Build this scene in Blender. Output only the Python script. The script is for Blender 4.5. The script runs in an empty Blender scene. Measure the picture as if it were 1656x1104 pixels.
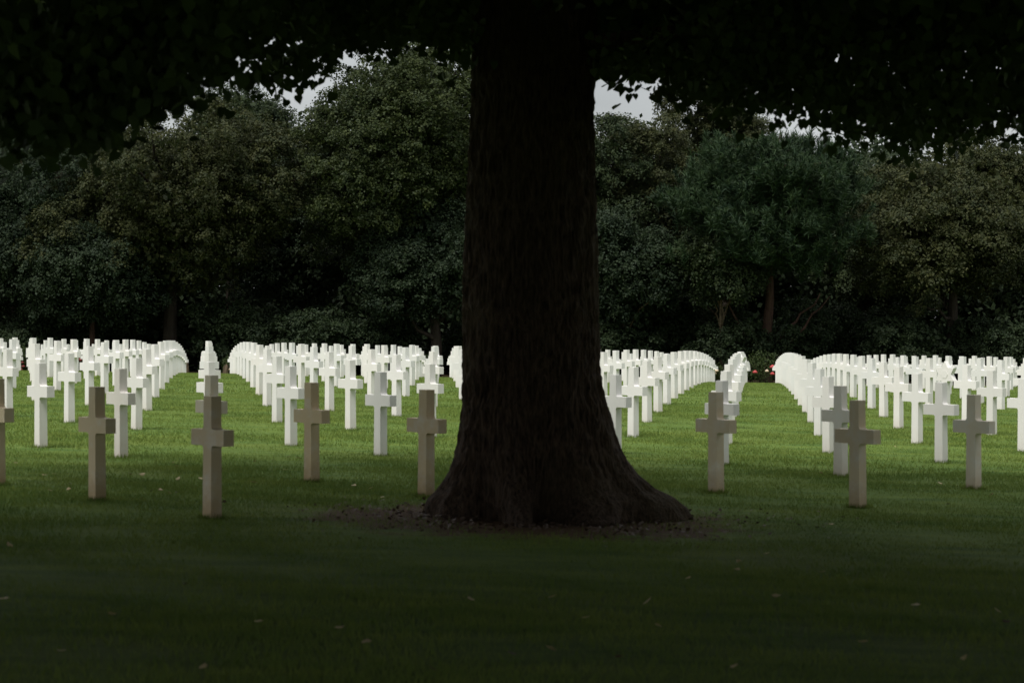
import bpy, bmesh, math, random
import numpy as np
from mathutils import Vector

# ------------------------------------------------------------------ camera, sky, sun, exposure
F, CX, HY, EYE = 3600.0, 828.0, 505.0, 1.7355          # focal length and horizon in photo pixels, eye height in metres
sc = bpy.context.scene
C = sc.collection
cam_d = bpy.data.cameras.new('camera')
cam = bpy.data.objects.new('camera', cam_d)
C.objects.link(cam)
sc.camera = cam
cam.location = (0, 0, EYE)
cam.rotation_euler = (math.radians(90), 0, 0)
cam_d.sensor_width = 36.0
cam_d.lens = 36.0 * F / 1656.0
cam_d.shift_y = -(552 - HY) / 1656.0
cam_d.clip_start = 0.1
cam_d.clip_end = 3000
cam_d.dof.use_dof = True
cam_d.dof.focus_distance = 62.0
cam_d.dof.aperture_fstop = 4.5

SUN_EL, SUN_AZ = math.radians(62), math.radians(214)    # azimuth clockwise from +Y
w = bpy.data.worlds.new('World')
sc.world = w
w.use_nodes = True
nt = w.node_tree
nt.nodes.clear()
out = nt.nodes.new('ShaderNodeOutputWorld')
bg = nt.nodes.new('ShaderNodeBackground')
bg.inputs['Strength'].default_value = 0.10
sky = nt.nodes.new('ShaderNodeTexSky')
sky.sky_type = 'NISHITA'
sky.sun_disc = False
sky.sun_elevation = SUN_EL
sky.sun_rotation = SUN_AZ
sky.dust_density = 2.5
tc = nt.nodes.new('ShaderNodeTexCoord')
sep = nt.nodes.new('ShaderNodeSeparateXYZ')
nt.links.new(tc.outputs['Generated'], sep.inputs[0])
ramp = nt.nodes.new('ShaderNodeValToRGB')               # cloud cover: brighter towards the zenith
ramp.color_ramp.elements[0].position = 0.0
ramp.color_ramp.elements[0].color = (0.372, 0.386, 0.388, 1)
ramp.color_ramp.elements[1].position = 0.75
ramp.color_ramp.elements[1].color = (1.0, 1.0, 1.0, 1)
nt.links.new(sep.outputs['Z'], ramp.inputs[0])
mp = nt.nodes.new('ShaderNodeMapping')
mp.inputs['Scale'].default_value = (3, 3, 9)
nt.links.new(tc.outputs['Generated'], mp.inputs[0])
cn = nt.nodes.new('ShaderNodeTexNoise')
cn.inputs['Scale'].default_value = 2.2
cn.inputs['Detail'].default_value = 6
nt.links.new(mp.outputs[0], cn.inputs['Vector'])
cr = nt.nodes.new('ShaderNodeMapRange')
cr.inputs['From Min'].default_value = 0.3
cr.inputs['From Max'].default_value = 0.7
cr.inputs['To Min'].default_value = 7.0
cr.inputs['To Max'].default_value = 10.5
nt.links.new(cn.outputs['Fac'], cr.inputs['Value'])
vm = nt.nodes.new('ShaderNodeVectorMath')
vm.operation = 'SCALE'
nt.links.new(ramp.outputs[0], vm.inputs[0])
nt.links.new(cr.outputs[0], vm.inputs['Scale'])
mx = nt.nodes.new('ShaderNodeMix')
mx.data_type = 'RGBA'
mx.inputs[0].default_value = 0.86
nt.links.new(sky.outputs[0], mx.inputs[6])
nt.links.new(vm.outputs[0], mx.inputs[7])
nt.links.new(mx.outputs[2], bg.inputs[0])
nt.links.new(bg.outputs[0], out.inputs[0])

sun_d = bpy.data.lights.new('sun', 'SUN')
sun_d.energy = 2.4
sun_d.angle = math.radians(22)
sun_d.color = (1.0, 0.955, 0.90)
sun = bpy.data.objects.new('sun', sun_d)
C.objects.link(sun)
sdir = Vector((math.sin(SUN_AZ) * math.cos(SUN_EL), math.cos(SUN_AZ) * math.cos(SUN_EL), math.sin(SUN_EL)))
sun.rotation_euler = sdir.to_track_quat('Z', 'Y').to_euler()

sc.view_settings.view_transform = 'Standard'
sc.view_settings.look = 'None'
sc.view_settings.gamma = 1.0
sc.view_settings.exposure = 0.55
sc.cycles.max_bounces = 6
sc.cycles.diffuse_bounces = 4
sc.cycles.transparent_max_bounces = 4

# ------------------------------------------------------------------ helpers
def zrel(X, D):
    X = np.asarray(X, float); D = np.asarray(D, float)
    d = np.clip(D, 0, 35)
    base = -1.7355 - 0.0022 * d + 0.000064 * d * d
    e = np.clip(D - 35, 0, 62)
    drop = 0.000325 * e * e
    f2 = np.clip(D - 97, 0, None)
    drop = drop + 0.6 * (1 - np.exp(-f2 / 15.0))
    sx = 0.0254 * np.clip(1 - 0.0047 * (np.clip(D, 18, 97) - 18), 0.5, 1)
    lat = sx * 30 * np.tanh(X / 30.0)
    return base - drop - lat

def gz(X, D):
    return EYE + zrel(X, D)

def px(x, D):
    return (x - CX) / F * D

def pz(y, D):
    return EYE + (HY - y) / F * D

def tag(o, label=None, cat=None, group=None, kind=None):
    if label: o['label'] = label
    if cat: o['category'] = cat
    if group: o['group'] = group
    if kind: o['kind'] = kind
    return o

def link(name, mesh, mat=None, parent=None, loc=None):
    o = bpy.data.objects.new(name, mesh)
    C.objects.link(o)
    if mat is not None and len(mesh.materials) == 0:
        mesh.materials.append(mat)
    if parent is not None: o.parent = parent
    if loc is not None: o.location = loc
    return o

def empty(name, loc):
    o = bpy.data.objects.new(name, None)
    C.objects.link(o)
    o.location = loc
    o.empty_display_size = 0.3
    return o

def mesh_np(name, V, faces, smooth=False):
    """V (n,3); faces (m,k) index array with equal-sized polygons."""
    me = bpy.data.meshes.new(name)
    V = np.ascontiguousarray(V, dtype=np.float32)
    faces = np.ascontiguousarray(faces, dtype=np.int32)
    m, k = faces.shape
    me.vertices.add(len(V)); me.vertices.foreach_set('co', V.ravel())
    me.loops.add(m * k); me.loops.foreach_set('vertex_index', faces.ravel())
    me.polygons.add(m)
    me.polygons.foreach_set('loop_start', np.arange(0, m * k, k, dtype=np.int32))
    me.polygons.foreach_set('loop_total', np.full(m, k, dtype=np.int32))
    if smooth: me.polygons.foreach_set('use_smooth', np.ones(m, dtype=bool))
    me.update(calc_edges=True)
    return me

def unit(a):
    return a / np.maximum(np.linalg.norm(a, axis=-1, keepdims=True), 1e-9)

def leaf_mesh(name, P, N, U, S, shape):
    """one flat polygon per leaf: P centre, N normal, U leaf direction, S size, shape (k,2) in units of S."""
    N = unit(N)
    U = unit(U - (U * N).sum(1, keepdims=True) * N)
    W = np.cross(N, U)
    k = len(shape)
    V = (P[:, None, :] + S[:, None, None] * (shape[None, :, 0:1] * W[:, None, :] + shape[None, :, 1:2] * U[:, None, :]))
    n = len(P)
    return mesh_np(name, V.reshape(-1, 3), np.arange(n * k).reshape(n, k))

RHOMB = np.array([(0, -0.5), (0.32, 0.0), (0, 0.5), (-0.32, 0.0)])
HEART = np.array([(0.0, -0.38), (0.25, -0.5), (0.46, -0.30), (0.44, -0.02), (0.2, 0.32), (0.0, 0.58), (-0.2, 0.32), (-0.44, -0.02), (-0.46, -0.30), (-0.25, -0.5)])
NEEDLE = np.array([(-0.06, 0.0), (0.06, 0.0), (0.025, 1.0), (-0.025, 1.0)])

def tube(bm, pts, rads, seg=8):
    rings = []
    for i, p in enumerate(pts):
        p = Vector(p)
        a = Vector(pts[max(i - 1, 0)]); b = Vector(pts[min(i + 1, len(pts) - 1)])
        t = (b - a).normalized()
        u = t.orthogonal().normalized() if i == 0 else (rings_u - t * rings_u.dot(t)).normalized()
        rings_u = u
        v = t.cross(u)
        rings.append([bm.verts.new(p + rads[i] * (math.cos(2 * math.pi * s / seg) * u + math.sin(2 * math.pi * s / seg) * v)) for s in range(seg)])
    for r0, r1 in zip(rings, rings[1:]):
        for s in range(seg):
            bm.faces.new((r0[s], r0[(s + 1) % seg], r1[(s + 1) % seg], r1[s]))
    bm.faces.new(list(reversed(rings[0])))
    bm.faces.new(rings[-1])

def bm_mesh(name, bm, smooth=True):
    bmesh.ops.recalc_face_normals(bm, faces=bm.faces)
    me = bpy.data.meshes.new(name)
    bm.to_mesh(me); bm.free()
    if smooth:
        for p in me.polygons: p.use_smooth = True
    return me

# ------------------------------------------------------------------ materials
def mat(name):
    m = bpy.data.materials.new(name)
    m.use_nodes = True
    n = m.node_tree
    n.nodes.clear()
    o = n.nodes.new('ShaderNodeOutputMaterial')
    return m, n, o

def nd(n, t, **kw):
    x = n.nodes.new(t)
    for k, v in kw.items():
        x.inputs[k].default_value = v
    return x

def noise(n, scale, detail=4, vec=None, rough=0.55):
    x = nd(n, 'ShaderNodeTexNoise', Scale=scale, Detail=detail, Roughness=rough)
    if vec is not None: n.links.new(vec, x.inputs['Vector'])
    return x.outputs['Fac']

def maprange(n, v, a, b, c=0.0, d=1.0):
    x = nd(n, 'ShaderNodeMapRange', **{'From Min': a, 'From Max': b, 'To Min': c, 'To Max': d})
    n.links.new(v, x.inputs['Value'])
    return x.outputs[0]

def mixc(n, f, a, b):
    x = n.nodes.new('ShaderNodeMix'); x.data_type = 'RGBA'
    if isinstance(f, (int, float)): x.inputs[0].default_value = f
    else: n.links.new(f, x.inputs[0])
    for s, v in ((6, a), (7, b)):
        if isinstance(v, tuple): x.inputs[s].default_value = (*v, 1)
        else: n.links.new(v, x.inputs[s])
    return x.outputs[2]

def math_(n, op, a, b):
    x = n.nodes.new('ShaderNodeMath'); x.operation = op
    for s, v in ((0, a), (1, b)):
        if isinstance(v, (int, float)): x.inputs[s].default_value = v
        else: n.links.new(v, x.inputs[s])
    return x.outputs[0]

def coords(n, kind='Object', scale=None):
    t = n.nodes.new('ShaderNodeTexCoord').outputs[kind]
    if scale:
        m = n.nodes.new('ShaderNodeMapping'); m.inputs['Scale'].default_value = scale
        n.links.new(t, m.inputs[0]); t = m.outputs[0]
    return t

def geopos(n, scale=None):
    t = n.nodes.new('ShaderNodeNewGeometry').outputs['Position']
    if scale:
        m = n.nodes.new('ShaderNodeMapping'); m.inputs['Scale'].default_value = scale
        n.links.new(t, m.inputs[0]); t = m.outputs[0]
    return t

def leaf_mat(name, c1, c2, c3, scale=0.5, trans=0.25):
    m, n, o = mat(name)
    p = coords(n)
    f = maprange(n, noise(n, scale, 3, p), 0.35, 0.65)
    g = maprange(n, noise(n, scale * 9, 2, p), 0.42, 0.72)
    col = mixc(n, g, mixc(n, f, c1, c2), c3)
    d = nd(n, 'ShaderNodeBsdfPrincipled', Roughness=0.65); n.links.new(col, d.inputs['Base Color'])
    d.inputs['Specular IOR Level'].default_value = 0.2
    t = n.nodes.new('ShaderNodeBsdfTranslucent'); n.links.new(col, t.inputs['Color'])
    s = nd(n, 'ShaderNodeMixShader', Fac=trans)
    n.links.new(d.outputs[0], s.inputs[1]); n.links.new(t.outputs[0], s.inputs[2])
    n.links.new(s.outputs[0], o.inputs[0])
    return m

def bark_mat(name, c1, c2, sx=9, sz=1.4, bump=0.6):
    m, n, o = mat(name)
    p = coords(n, 'Object', (sx, sx, sz))
    f = noise(n, 1.6, 6, p, 0.65)
    q = noise(n, 1.2, 3, coords(n))
    col = mixc(n, maprange(n, f, 0.35, 0.65), c1, c2)
    col = mixc(n, math_(n, 'MULTIPLY', maprange(n, q, 0.5, 0.75), 0.45), col, (c2[0] * 0.8, c2[1] * 1.0, c2[2] * 0.75))
    b = nd(n, 'ShaderNodeBump', Strength=bump, Distance=0.03); n.links.new(f, b.inputs['Height'])
    d = nd(n, 'ShaderNodeBsdfPrincipled', Roughness=0.9); n.links.new(col, d.inputs['Base Color']); n.links.new(b.outputs[0], d.inputs['Normal'])
    d.inputs['Specular IOR Level'].default_value = 0.15
    n.links.new(d.outputs[0], o.inputs[0])
    return m

def plain(name, c, rough=0.7, var=0.25, scale=30):
    m, n, o = mat(name)
    f = noise(n, scale, 3, coords(n))
    col = mixc(n, f, tuple(x * (1 - var) for x in c), tuple(min(1, x * (1 + var)) for x in c))
    d = nd(n, 'ShaderNodeBsdfPrincipled', Roughness=rough); n.links.new(col, d.inputs['Base Color'])
    n.links.new(d.outputs[0], o.inputs[0])
    return m

def marble_mat():
    m, n, o = mat('white_marble')
    p = coords(n)
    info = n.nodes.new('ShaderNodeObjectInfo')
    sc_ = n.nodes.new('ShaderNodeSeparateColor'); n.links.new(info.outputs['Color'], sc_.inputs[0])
    shade_wear = sc_.outputs[0]
    off = n.nodes.new('ShaderNodeVectorMath'); off.operation = 'ADD'
    n.links.new(p, off.inputs[0])
    cx = n.nodes.new('ShaderNodeCombineXYZ')
    n.links.new(math_(n, 'MULTIPLY', info.outputs['Random'], 40.0), cx.inputs[0])
    n.links.new(cx.outputs[0], off.inputs[1])
    p2 = off.outputs[0]
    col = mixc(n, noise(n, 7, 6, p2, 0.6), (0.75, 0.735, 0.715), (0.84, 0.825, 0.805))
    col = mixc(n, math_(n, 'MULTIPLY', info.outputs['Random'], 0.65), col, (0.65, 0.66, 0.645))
    shade_stain = math_(n, 'MULTIPLY', maprange(n, noise(n, 5, 6, p2, 0.7), 0.12, 0.52), shade_wear)
    col = mixc(n, math_(n, 'MULTIPLY', shade_stain, 0.85), col, (0.66, 0.50, 0.27))  # brown tree shade put into the marble colour, together with drip staining
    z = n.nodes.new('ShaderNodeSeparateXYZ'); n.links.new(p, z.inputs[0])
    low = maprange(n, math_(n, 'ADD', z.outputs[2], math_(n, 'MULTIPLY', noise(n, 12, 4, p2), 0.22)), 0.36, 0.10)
    low = math_(n, 'MULTIPLY', low, maprange(n, shade_wear, 0.0, 1.0, 0.15, 0.8))
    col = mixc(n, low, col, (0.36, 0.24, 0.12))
    b = nd(n, 'ShaderNodeBump', Strength=0.15, Distance=0.004); n.links.new(noise(n, 90, 3, p2), b.inputs['Height'])
    d = nd(n, 'ShaderNodeBsdfPrincipled', Roughness=0.6); n.links.new(col, d.inputs['Base Color']); n.links.new(b.outputs[0], d.inputs['Normal'])
    d.inputs['Specular IOR Level'].default_value = 0.3
    n.links.new(d.outputs[0], o.inputs[0])
    return m

TRUNK = (0.17, 19.3)

def ground_mat():
    m, n, o = mat('mown_lawn')
    p = geopos(n)
    big = noise(n, 0.35, 4, p)
    mid = noise(n, 2.2, 4, geopos(n, (0.45, 1.6, 1)))
    fine = noise(n, 38, 4, geopos(n, (1, 0.6, 1)), 0.7)
    col = mixc(n, maprange(n, mid, 0.3, 0.7), (0.058, 0.110, 0.026), (0.130, 0.188, 0.040))
    col = mixc(n, math_(n, 'MULTIPLY', maprange(n, big, 0.45, 0.7), 0.5), col, (0.115, 0.140, 0.028))
    col = mixc(n, maprange(n, fine, 0.35, 0.65, 0.0, 0.40), col, (0.038, 0.062, 0.010))
    # bare soil round the trunk
    s = n.nodes.new('ShaderNodeSeparateXYZ'); n.links.new(p, s.inputs[0])
    dx = math_(n, 'MULTIPLY', math_(n, 'SUBTRACT', s.outputs[0], TRUNK[0] - 0.05), 0.92)
    dy = math_(n, 'SUBTRACT', s.outputs[1], TRUNK[1] - 0.35)
    r = math_(n, 'SQRT', math_(n, 'ADD', math_(n, 'MULTIPLY', dx, dx), math_(n, 'MULTIPLY', dy, dy)), 0)
    r = math_(n, 'ADD', r, math_(n, 'MULTIPLY', math_(n, 'SUBTRACT', noise(n, 2.4, 6, p, 0.72), 0.5), 2.6))
    soil = mixc(n, noise(n, 25, 5, p, 0.7), (0.040, 0.026, 0.015), (0.125, 0.082, 0.048))
    col = mixc(n, maprange(n, r, 1.80, 1.40), col, soil)
    # leaf litter under the wood
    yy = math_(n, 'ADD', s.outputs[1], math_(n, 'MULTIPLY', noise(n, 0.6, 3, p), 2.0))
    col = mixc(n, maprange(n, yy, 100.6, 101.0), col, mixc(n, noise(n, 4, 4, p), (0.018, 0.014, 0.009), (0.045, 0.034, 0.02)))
    b = nd(n, 'ShaderNodeBump', Strength=0.7, Distance=0.03); n.links.new(fine, b.inputs['Height'])
    d = nd(n, 'ShaderNodeBsdfPrincipled', Roughness=0.85); n.links.new(col, d.inputs['Base Color']); n.links.new(b.outputs[0], d.inputs['Normal'])
    d.inputs['Specular IOR Level'].default_value = 0.04
    n.links.new(d.outputs[0], o.inputs[0])
    return m

def grass_mat():
    m, n, o = mat('grass_blades')
    p = geopos(n)
    f = noise(n, 2.2, 4, geopos(n, (0.45, 1.6, 1)))
    g = noise(n, 60, 2, p)
    col = mixc(n, maprange(n, f, 0.3, 0.7), (0.090, 0.156, 0.036), (0.200, 0.256, 0.058))
    col = mixc(n, maprange(n, g, 0.55, 0.75), col, (0.19, 0.20, 0.07))
    d = nd(n, 'ShaderNodeBsdfPrincipled', Roughness=0.7); n.links.new(col, d.inputs['Base Color'])
    d.inputs['Specular IOR Level'].default_value = 0.04
    t = n.nodes.new('ShaderNodeBsdfTranslucent'); n.links.new(col, t.inputs['Color'])
    s = nd(n, 'ShaderNodeMixShader', Fac=0.25)
    n.links.new(d.outputs[0], s.inputs[1]); n.links.new(t.outputs[0], s.inputs[2])
    n.links.new(s.outputs[0], o.inputs[0])
    return m

M = dict(
    marble=marble_mat(), ground=ground_mat(), grass=grass_mat(),
    lime_leaf=leaf_mat('lime_leaves', (0.0336, 0.0567, 0.0210), (0.0504, 0.0798, 0.0252), (0.0756, 0.1050, 0.0294), 0.6, 0.12),
    lime_bark=bark_mat('lime_bark', (0.014, 0.010, 0.007), (0.092, 0.062, 0.041), 30, 5.0, 1.0),
    oak=leaf_mat('oak_leaves', (0.0161, 0.0285, 0.0127), (0.0256, 0.0416, 0.0151), (0.0428, 0.0594, 0.0185), 0.35),
    oak_gold=leaf_mat('turning_oak_leaves', (0.0183, 0.0278, 0.0099), (0.0328, 0.0412, 0.0130), (0.0559, 0.0598, 0.0179), 0.30),
    blue_green=leaf_mat('blue_green_leaves', (0.0129, 0.0248, 0.0131), (0.0189, 0.0335, 0.0150), (0.0288, 0.0443, 0.0168), 0.4),
    mid_green=leaf_mat('mid_green_leaves', (0.0179, 0.0301, 0.0102), (0.0304, 0.0450, 0.0133), (0.0503, 0.0644, 0.0163), 0.35),
    shade=leaf_mat('undergrowth_leaves', (0.0136, 0.0255, 0.0127), (0.0204, 0.0352, 0.0137), (0.0307, 0.0461, 0.0159), 0.8),
    pine=leaf_mat('pine_needles', (0.0130, 0.0290, 0.0144), (0.0205, 0.0428, 0.0168), (0.0367, 0.0630, 0.0204), 0.4, 0.1),
    rose_leaf=leaf_mat('rose_leaves', (0.022, 0.040, 0.012), (0.035, 0.055, 0.016), (0.055, 0.075, 0.02), 3.0),
    dark_bark=bark_mat('dark_bark', (0.018, 0.014, 0.011), (0.045, 0.036, 0.028), 4, 0.8),
    pale_bark=bark_mat('pale_bark', (0.04, 0.030, 0.02), (0.12, 0.09, 0.058), 4, 0.8),
    red_bark=bark_mat('pine_bark', (0.022, 0.013, 0.010), (0.060, 0.034, 0.025), 5, 0.8),
    dark_rose=plain('dark_red_petals', (0.16, 0.02, 0.02), 0.6),
    red_rose=plain('red_petals', (0.40, 0.05, 0.05), 0.6),
    pale_rose=plain('cream_petals', (0.62, 0.50, 0.36), 0.6),
    dry_leaf=plain('yellowed_leaf', (0.42, 0.34, 0.17), 0.7, 0.3, 60),
    brown_leaf=plain('brown_leaf', (0.075, 0.044, 0.025), 0.7, 0.3, 60),
    bin_wood=plain('weathered_wood', (0.16, 0.12, 0.08), 0.8, 0.3, 12),
)
rng = np.random.default_rng(7)
random.seed(7)

# ------------------------------------------------------------------ ground
def build_ground():
    xs = np.unique(np.concatenate([np.linspace(-26, 26, 105), np.linspace(-90, 90, 61), np.linspace(-900, 900, 31)]))
    ys = np.unique(np.concatenate([np.linspace(0, 130, 261), np.linspace(-60, 200, 53), np.linspace(-300, 1500, 37)]))
    X, Y = np.meshgrid(xs, ys)
    und = 0.012 * np.sin(X * 0.9 + 1.3 * np.sin(Y * 0.31)) * np.sin(Y * 0.7 + 0.5 * X)
    Z = gz(X, Y) + und * ((Y > 5) & (Y < 97)) - 0.006
    V = np.stack([X, Y, Z], -1).reshape(-1, 3)
    nx, ny = len(xs), len(ys)
    i, j = np.meshgrid(np.arange(nx - 1), np.arange(ny - 1))
    a = (j * nx + i).ravel()
    me = mesh_np('ground', V, np.stack([a, a + 1, a + nx + 1, a + nx], 1), True)
    tag(link('ground', me, M['ground']), 'mown green cemetery lawn sloping gently to the right', 'lawn', kind='structure')

def soil_r(X, Y):
    return np.hypot((X - TRUNK[0] + 0.05) * 0.92, Y - TRUNK[1] + 0.35)

def build_grass():
    Vs, n0 = [], 0
    P = []
    for d0, d1, dens, h, wd in ((7, 16, 2600, 0.032, 0.007), (16, 26, 2200, 0.030, 0.008), (26, 45, 1100, 0.028, 0.012), (45, 100, 220, 0.030, 0.026)):
        area = 0.27 * (d1 ** 2 - d0 ** 2) + 9.0 * (d1 - d0)
        n = int(area * dens)
        D = np.sqrt(rng.uniform((d0 + 16.67) ** 2, (d1 + 16.67) ** 2, n)) - 16.67   # even cover of a strip that widens with distance
        X = rng.uniform(-1, 1, n) * (0.27 * D + 4.5)
        # patchy density
        keep = rng.uniform(size=n) < 0.55 + 0.45 * np.sin(X * 1.7 + np.sin(D * 0.9) * 2) * np.sin(D * 2.3 + X)
        keep &= soil_r(X, D) + rng.normal(0, 0.34, n) + 0.30 * np.sin(3.1 * X + 1.0) * np.sin(2.3 * D) > 1.45
        X, D = X[keep], D[keep]; n = len(X)
        hh = h * rng.uniform(0.5, 1.25, n); ww = wd * rng.uniform(0.6, 1.3, n)
        a = rng.uniform(0, 2 * np.pi, n)
        lean = rng.normal(0, 0.55, (n, 2)) * hh[:, None]
        z = gz(X, D) - 0.012
        u = np.stack([np.cos(a), np.sin(a), 0 * a], 1) * ww[:, None] * 0.5
        b = np.stack([X, D, z], 1)
        t = b + np.stack([lean[:, 0], lean[:, 1], hh + 0.012], 1)
        P.append(np.stack([b - u, b + u, t], 1).reshape(-1, 3))
    for (i, k, X0, D0) in lattice():
        if D0 > 45: continue
        n = int(260 if D0 < 30 else 130)
        a = rng.uniform(0, 2 * np.pi, n)
        q = np.maximum(np.abs(np.cos(a)), np.abs(np.sin(a)))
        e = 0.066 / q + np.abs(rng.normal(0, 0.035, n))
        lx, ly = np.cos(a) * e, np.sin(a) * e * 0.9
        cf, sf = math.cos(FACE), math.sin(FACE)
        X = X0 + lx * cf - ly * sf; D = D0 + lx * sf + ly * cf
        hh = rng.uniform(0.02, 0.065, n); ww = rng.uniform(0.005, 0.011, n)
        b = np.stack([X, D, gz(X, D) - 0.012], 1)
        t = rng.uniform(0, 2 * np.pi, n)
        u = np.stack([np.cos(t), np.sin(t), 0 * t], 1) * ww[:, None] * 0.5
        tip = b + np.stack([np.cos(a) * 0.012 + rng.normal(0, .012, n), rng.normal(0, .014, n), hh], 1)
        P.append(np.stack([b - u, b + u, tip], 1).reshape(-1, 3))
    V = np.concatenate(P)
    me = mesh_np('grass', V, np.arange(len(V)).reshape(-1, 3))
    tag(link('grass', me, M['grass']), 'short mown grass blades covering the lawn', 'grass', kind='stuff')

build_ground()

# ------------------------------------------------------------------ headstones
def outline_cross(wb=0.125, wt=0.112, S=0.48, zb=-0.18, zt=1.0, a0=0.595, a1=0.727, r=0.028):
    def hw(z): return 0.5 * (wb + (wt - wb) * max(0, min(1, z / zt)))
    R = []
    R.append((hw(0), zb)); R.append((hw(0), 0.0))
    def arc(cx, cz, t0, t1):
        return [(cx + r * math.cos(t), cz + r * math.sin(t)) for t in [t0 + (t1 - t0) * k / 4 for k in range(5)]]
    x = hw(a0)
    R += arc(x + r, a0 - r, math.pi, math.pi / 2)
    R.append((S / 2, a0)); R.append((S / 2, a1))
    x = hw(a1)
    R += arc(x + r, a1 + r, -math.pi / 2, -math.pi)
    R.append((hw(zt), zt))
    return R + [(-u, z) for u, z in reversed(R)]

def prism(bm, pts, tb, tt, ztop=1.0):
    """extrude an outline in the (x,z) plane along y, the thickness tapering with height."""
    def ht(z): return 0.5 * (tb + (tt - tb) * max(0, min(1, z / ztop)))
    f = [bm.verts.new((u, -ht(z), z)) for u, z in pts]
    b = [bm.verts.new((u, ht(z), z)) for u, z in pts]
    bm.faces.new(f); bm.faces.new(list(reversed(b)))
    n = len(pts)
    for i in range(n):
        j = (i + 1) % n
        bm.faces.new((f[j], f[i], b[i], b[j]))

def cross_mesh():
    bm = bmesh.new()
    prism(bm, outline_cross(), 0.108, 0.098)
    ed = [e for e in bm.edges if len(e.link_faces) == 2 and e.calc_face_angle(0) > 0.9]
    bmesh.ops.bevel(bm, geom=ed, offset=0.004, segments=1, affect='EDGES')
    return bm_mesh('marble_cross', bm, False)

def star_mesh():
    bm = bmesh.new()
    R, zc = 0.255, 0.745
    pts = []
    for k in range(12):
        a = math.pi / 2 - k * math.pi / 6
        rr = R if k % 2 == 0 else R / math.sqrt(3)
        pts.append((rr * math.cos(a), zc + rr * math.sin(a)))
    prism(bm, list(reversed(pts)), 0.112, 0.104)
    prism(bm, [(0.062, -0.18), (0.060, 0.60), (-0.060, 0.60), (-0.062, -0.18)], 0.104, 0.098)
    # raised inner hexagon of the interlaced triangles
    hexa = [(0.085 * math.cos(k * math.pi / 3), zc + 0.085 * math.sin(k * math.pi / 3)) for k in range(6)]
    prism(bm, hexa, 0.122, 0.116)
    ed = [e for e in bm.edges if len(e.link_faces) == 2 and e.calc_face_angle(0) > 0.9]
    bmesh.ops.bevel(bm, geom=ed, offset=0.003, segments=1, affect='EDGES')
    return bm_mesh('marble_star', bm, False)

ORG, RV, CV = (-2.4728, 18.3582), (1.2091, -1.4034), (-0.7591, 5.5353)
FACE = math.atan2(RV[1], RV[0])
STARS = {(14, 8), (13, 10)}
HAND = {(0, 0): 'brown, shade-tinted and stained marble cross, nearest and largest of all, left of the trunk',
        (-1, 0): 'brown marble cross in deep shade, second brown one from the left edge',
        (-2, 0): 'shaded brown cross cut off by the left edge of the photo',
        (-2, 1): 'white cross in the light between the two leftmost brown crosses',
        (-1, 1): 'half-shaded white cross with grey side just behind second brown cross from the left',
        (0, 1): 'grey-brown cross directly behind the nearest and largest brown cross',
        (1, 1): 'brown cross midway between the nearest cross and the trunk',
        (2, 1): 'brown cross whose foot touches the left root flare of the trunk',
        (4, 2): 'cross hidden behind the trunk except one arm at its right edge',
        (5, 2): 'brown cross standing just right of the trunk root, before a straight file',
        (6, 2): 'darkest brown cross at right with grey crosses close behind',
        (7, 3): 'grey half-shaded cross directly behind the darkest brown cross at right',
        (8, 3): 'rightmost brown cross standing in the shade',
        (5, 3): 'white cross partly covered by the right edge of the trunk',
        (6, 3): 'pale grey cross directly behind the brown cross right of the trunk',
        (2, 2): 'white cross with one grey side between two brown crosses left of the trunk',
        (1, 2): 'white cross standing close behind the left arm of the midway brown cross',
        (0, 2): 'white cross showing only arms and top behind the nearest two crosses',
        (8, 4): 'pale cross third in the file behind the darkest brown cross',
        (9, 4): 'greyish white cross just left of the rightmost brown cross',
        (11, 5): 'white cross cut off by the right edge of the photo',
        (3, 3): 'white cross peeking out behind the brown cross by the trunk',
        (14, 8): 'white star-shaped headstone among crosses at right, near the rightmost brown cross',
        (13, 10): 'white star-shaped headstone at the far end of the file right of the trunk'}
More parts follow.
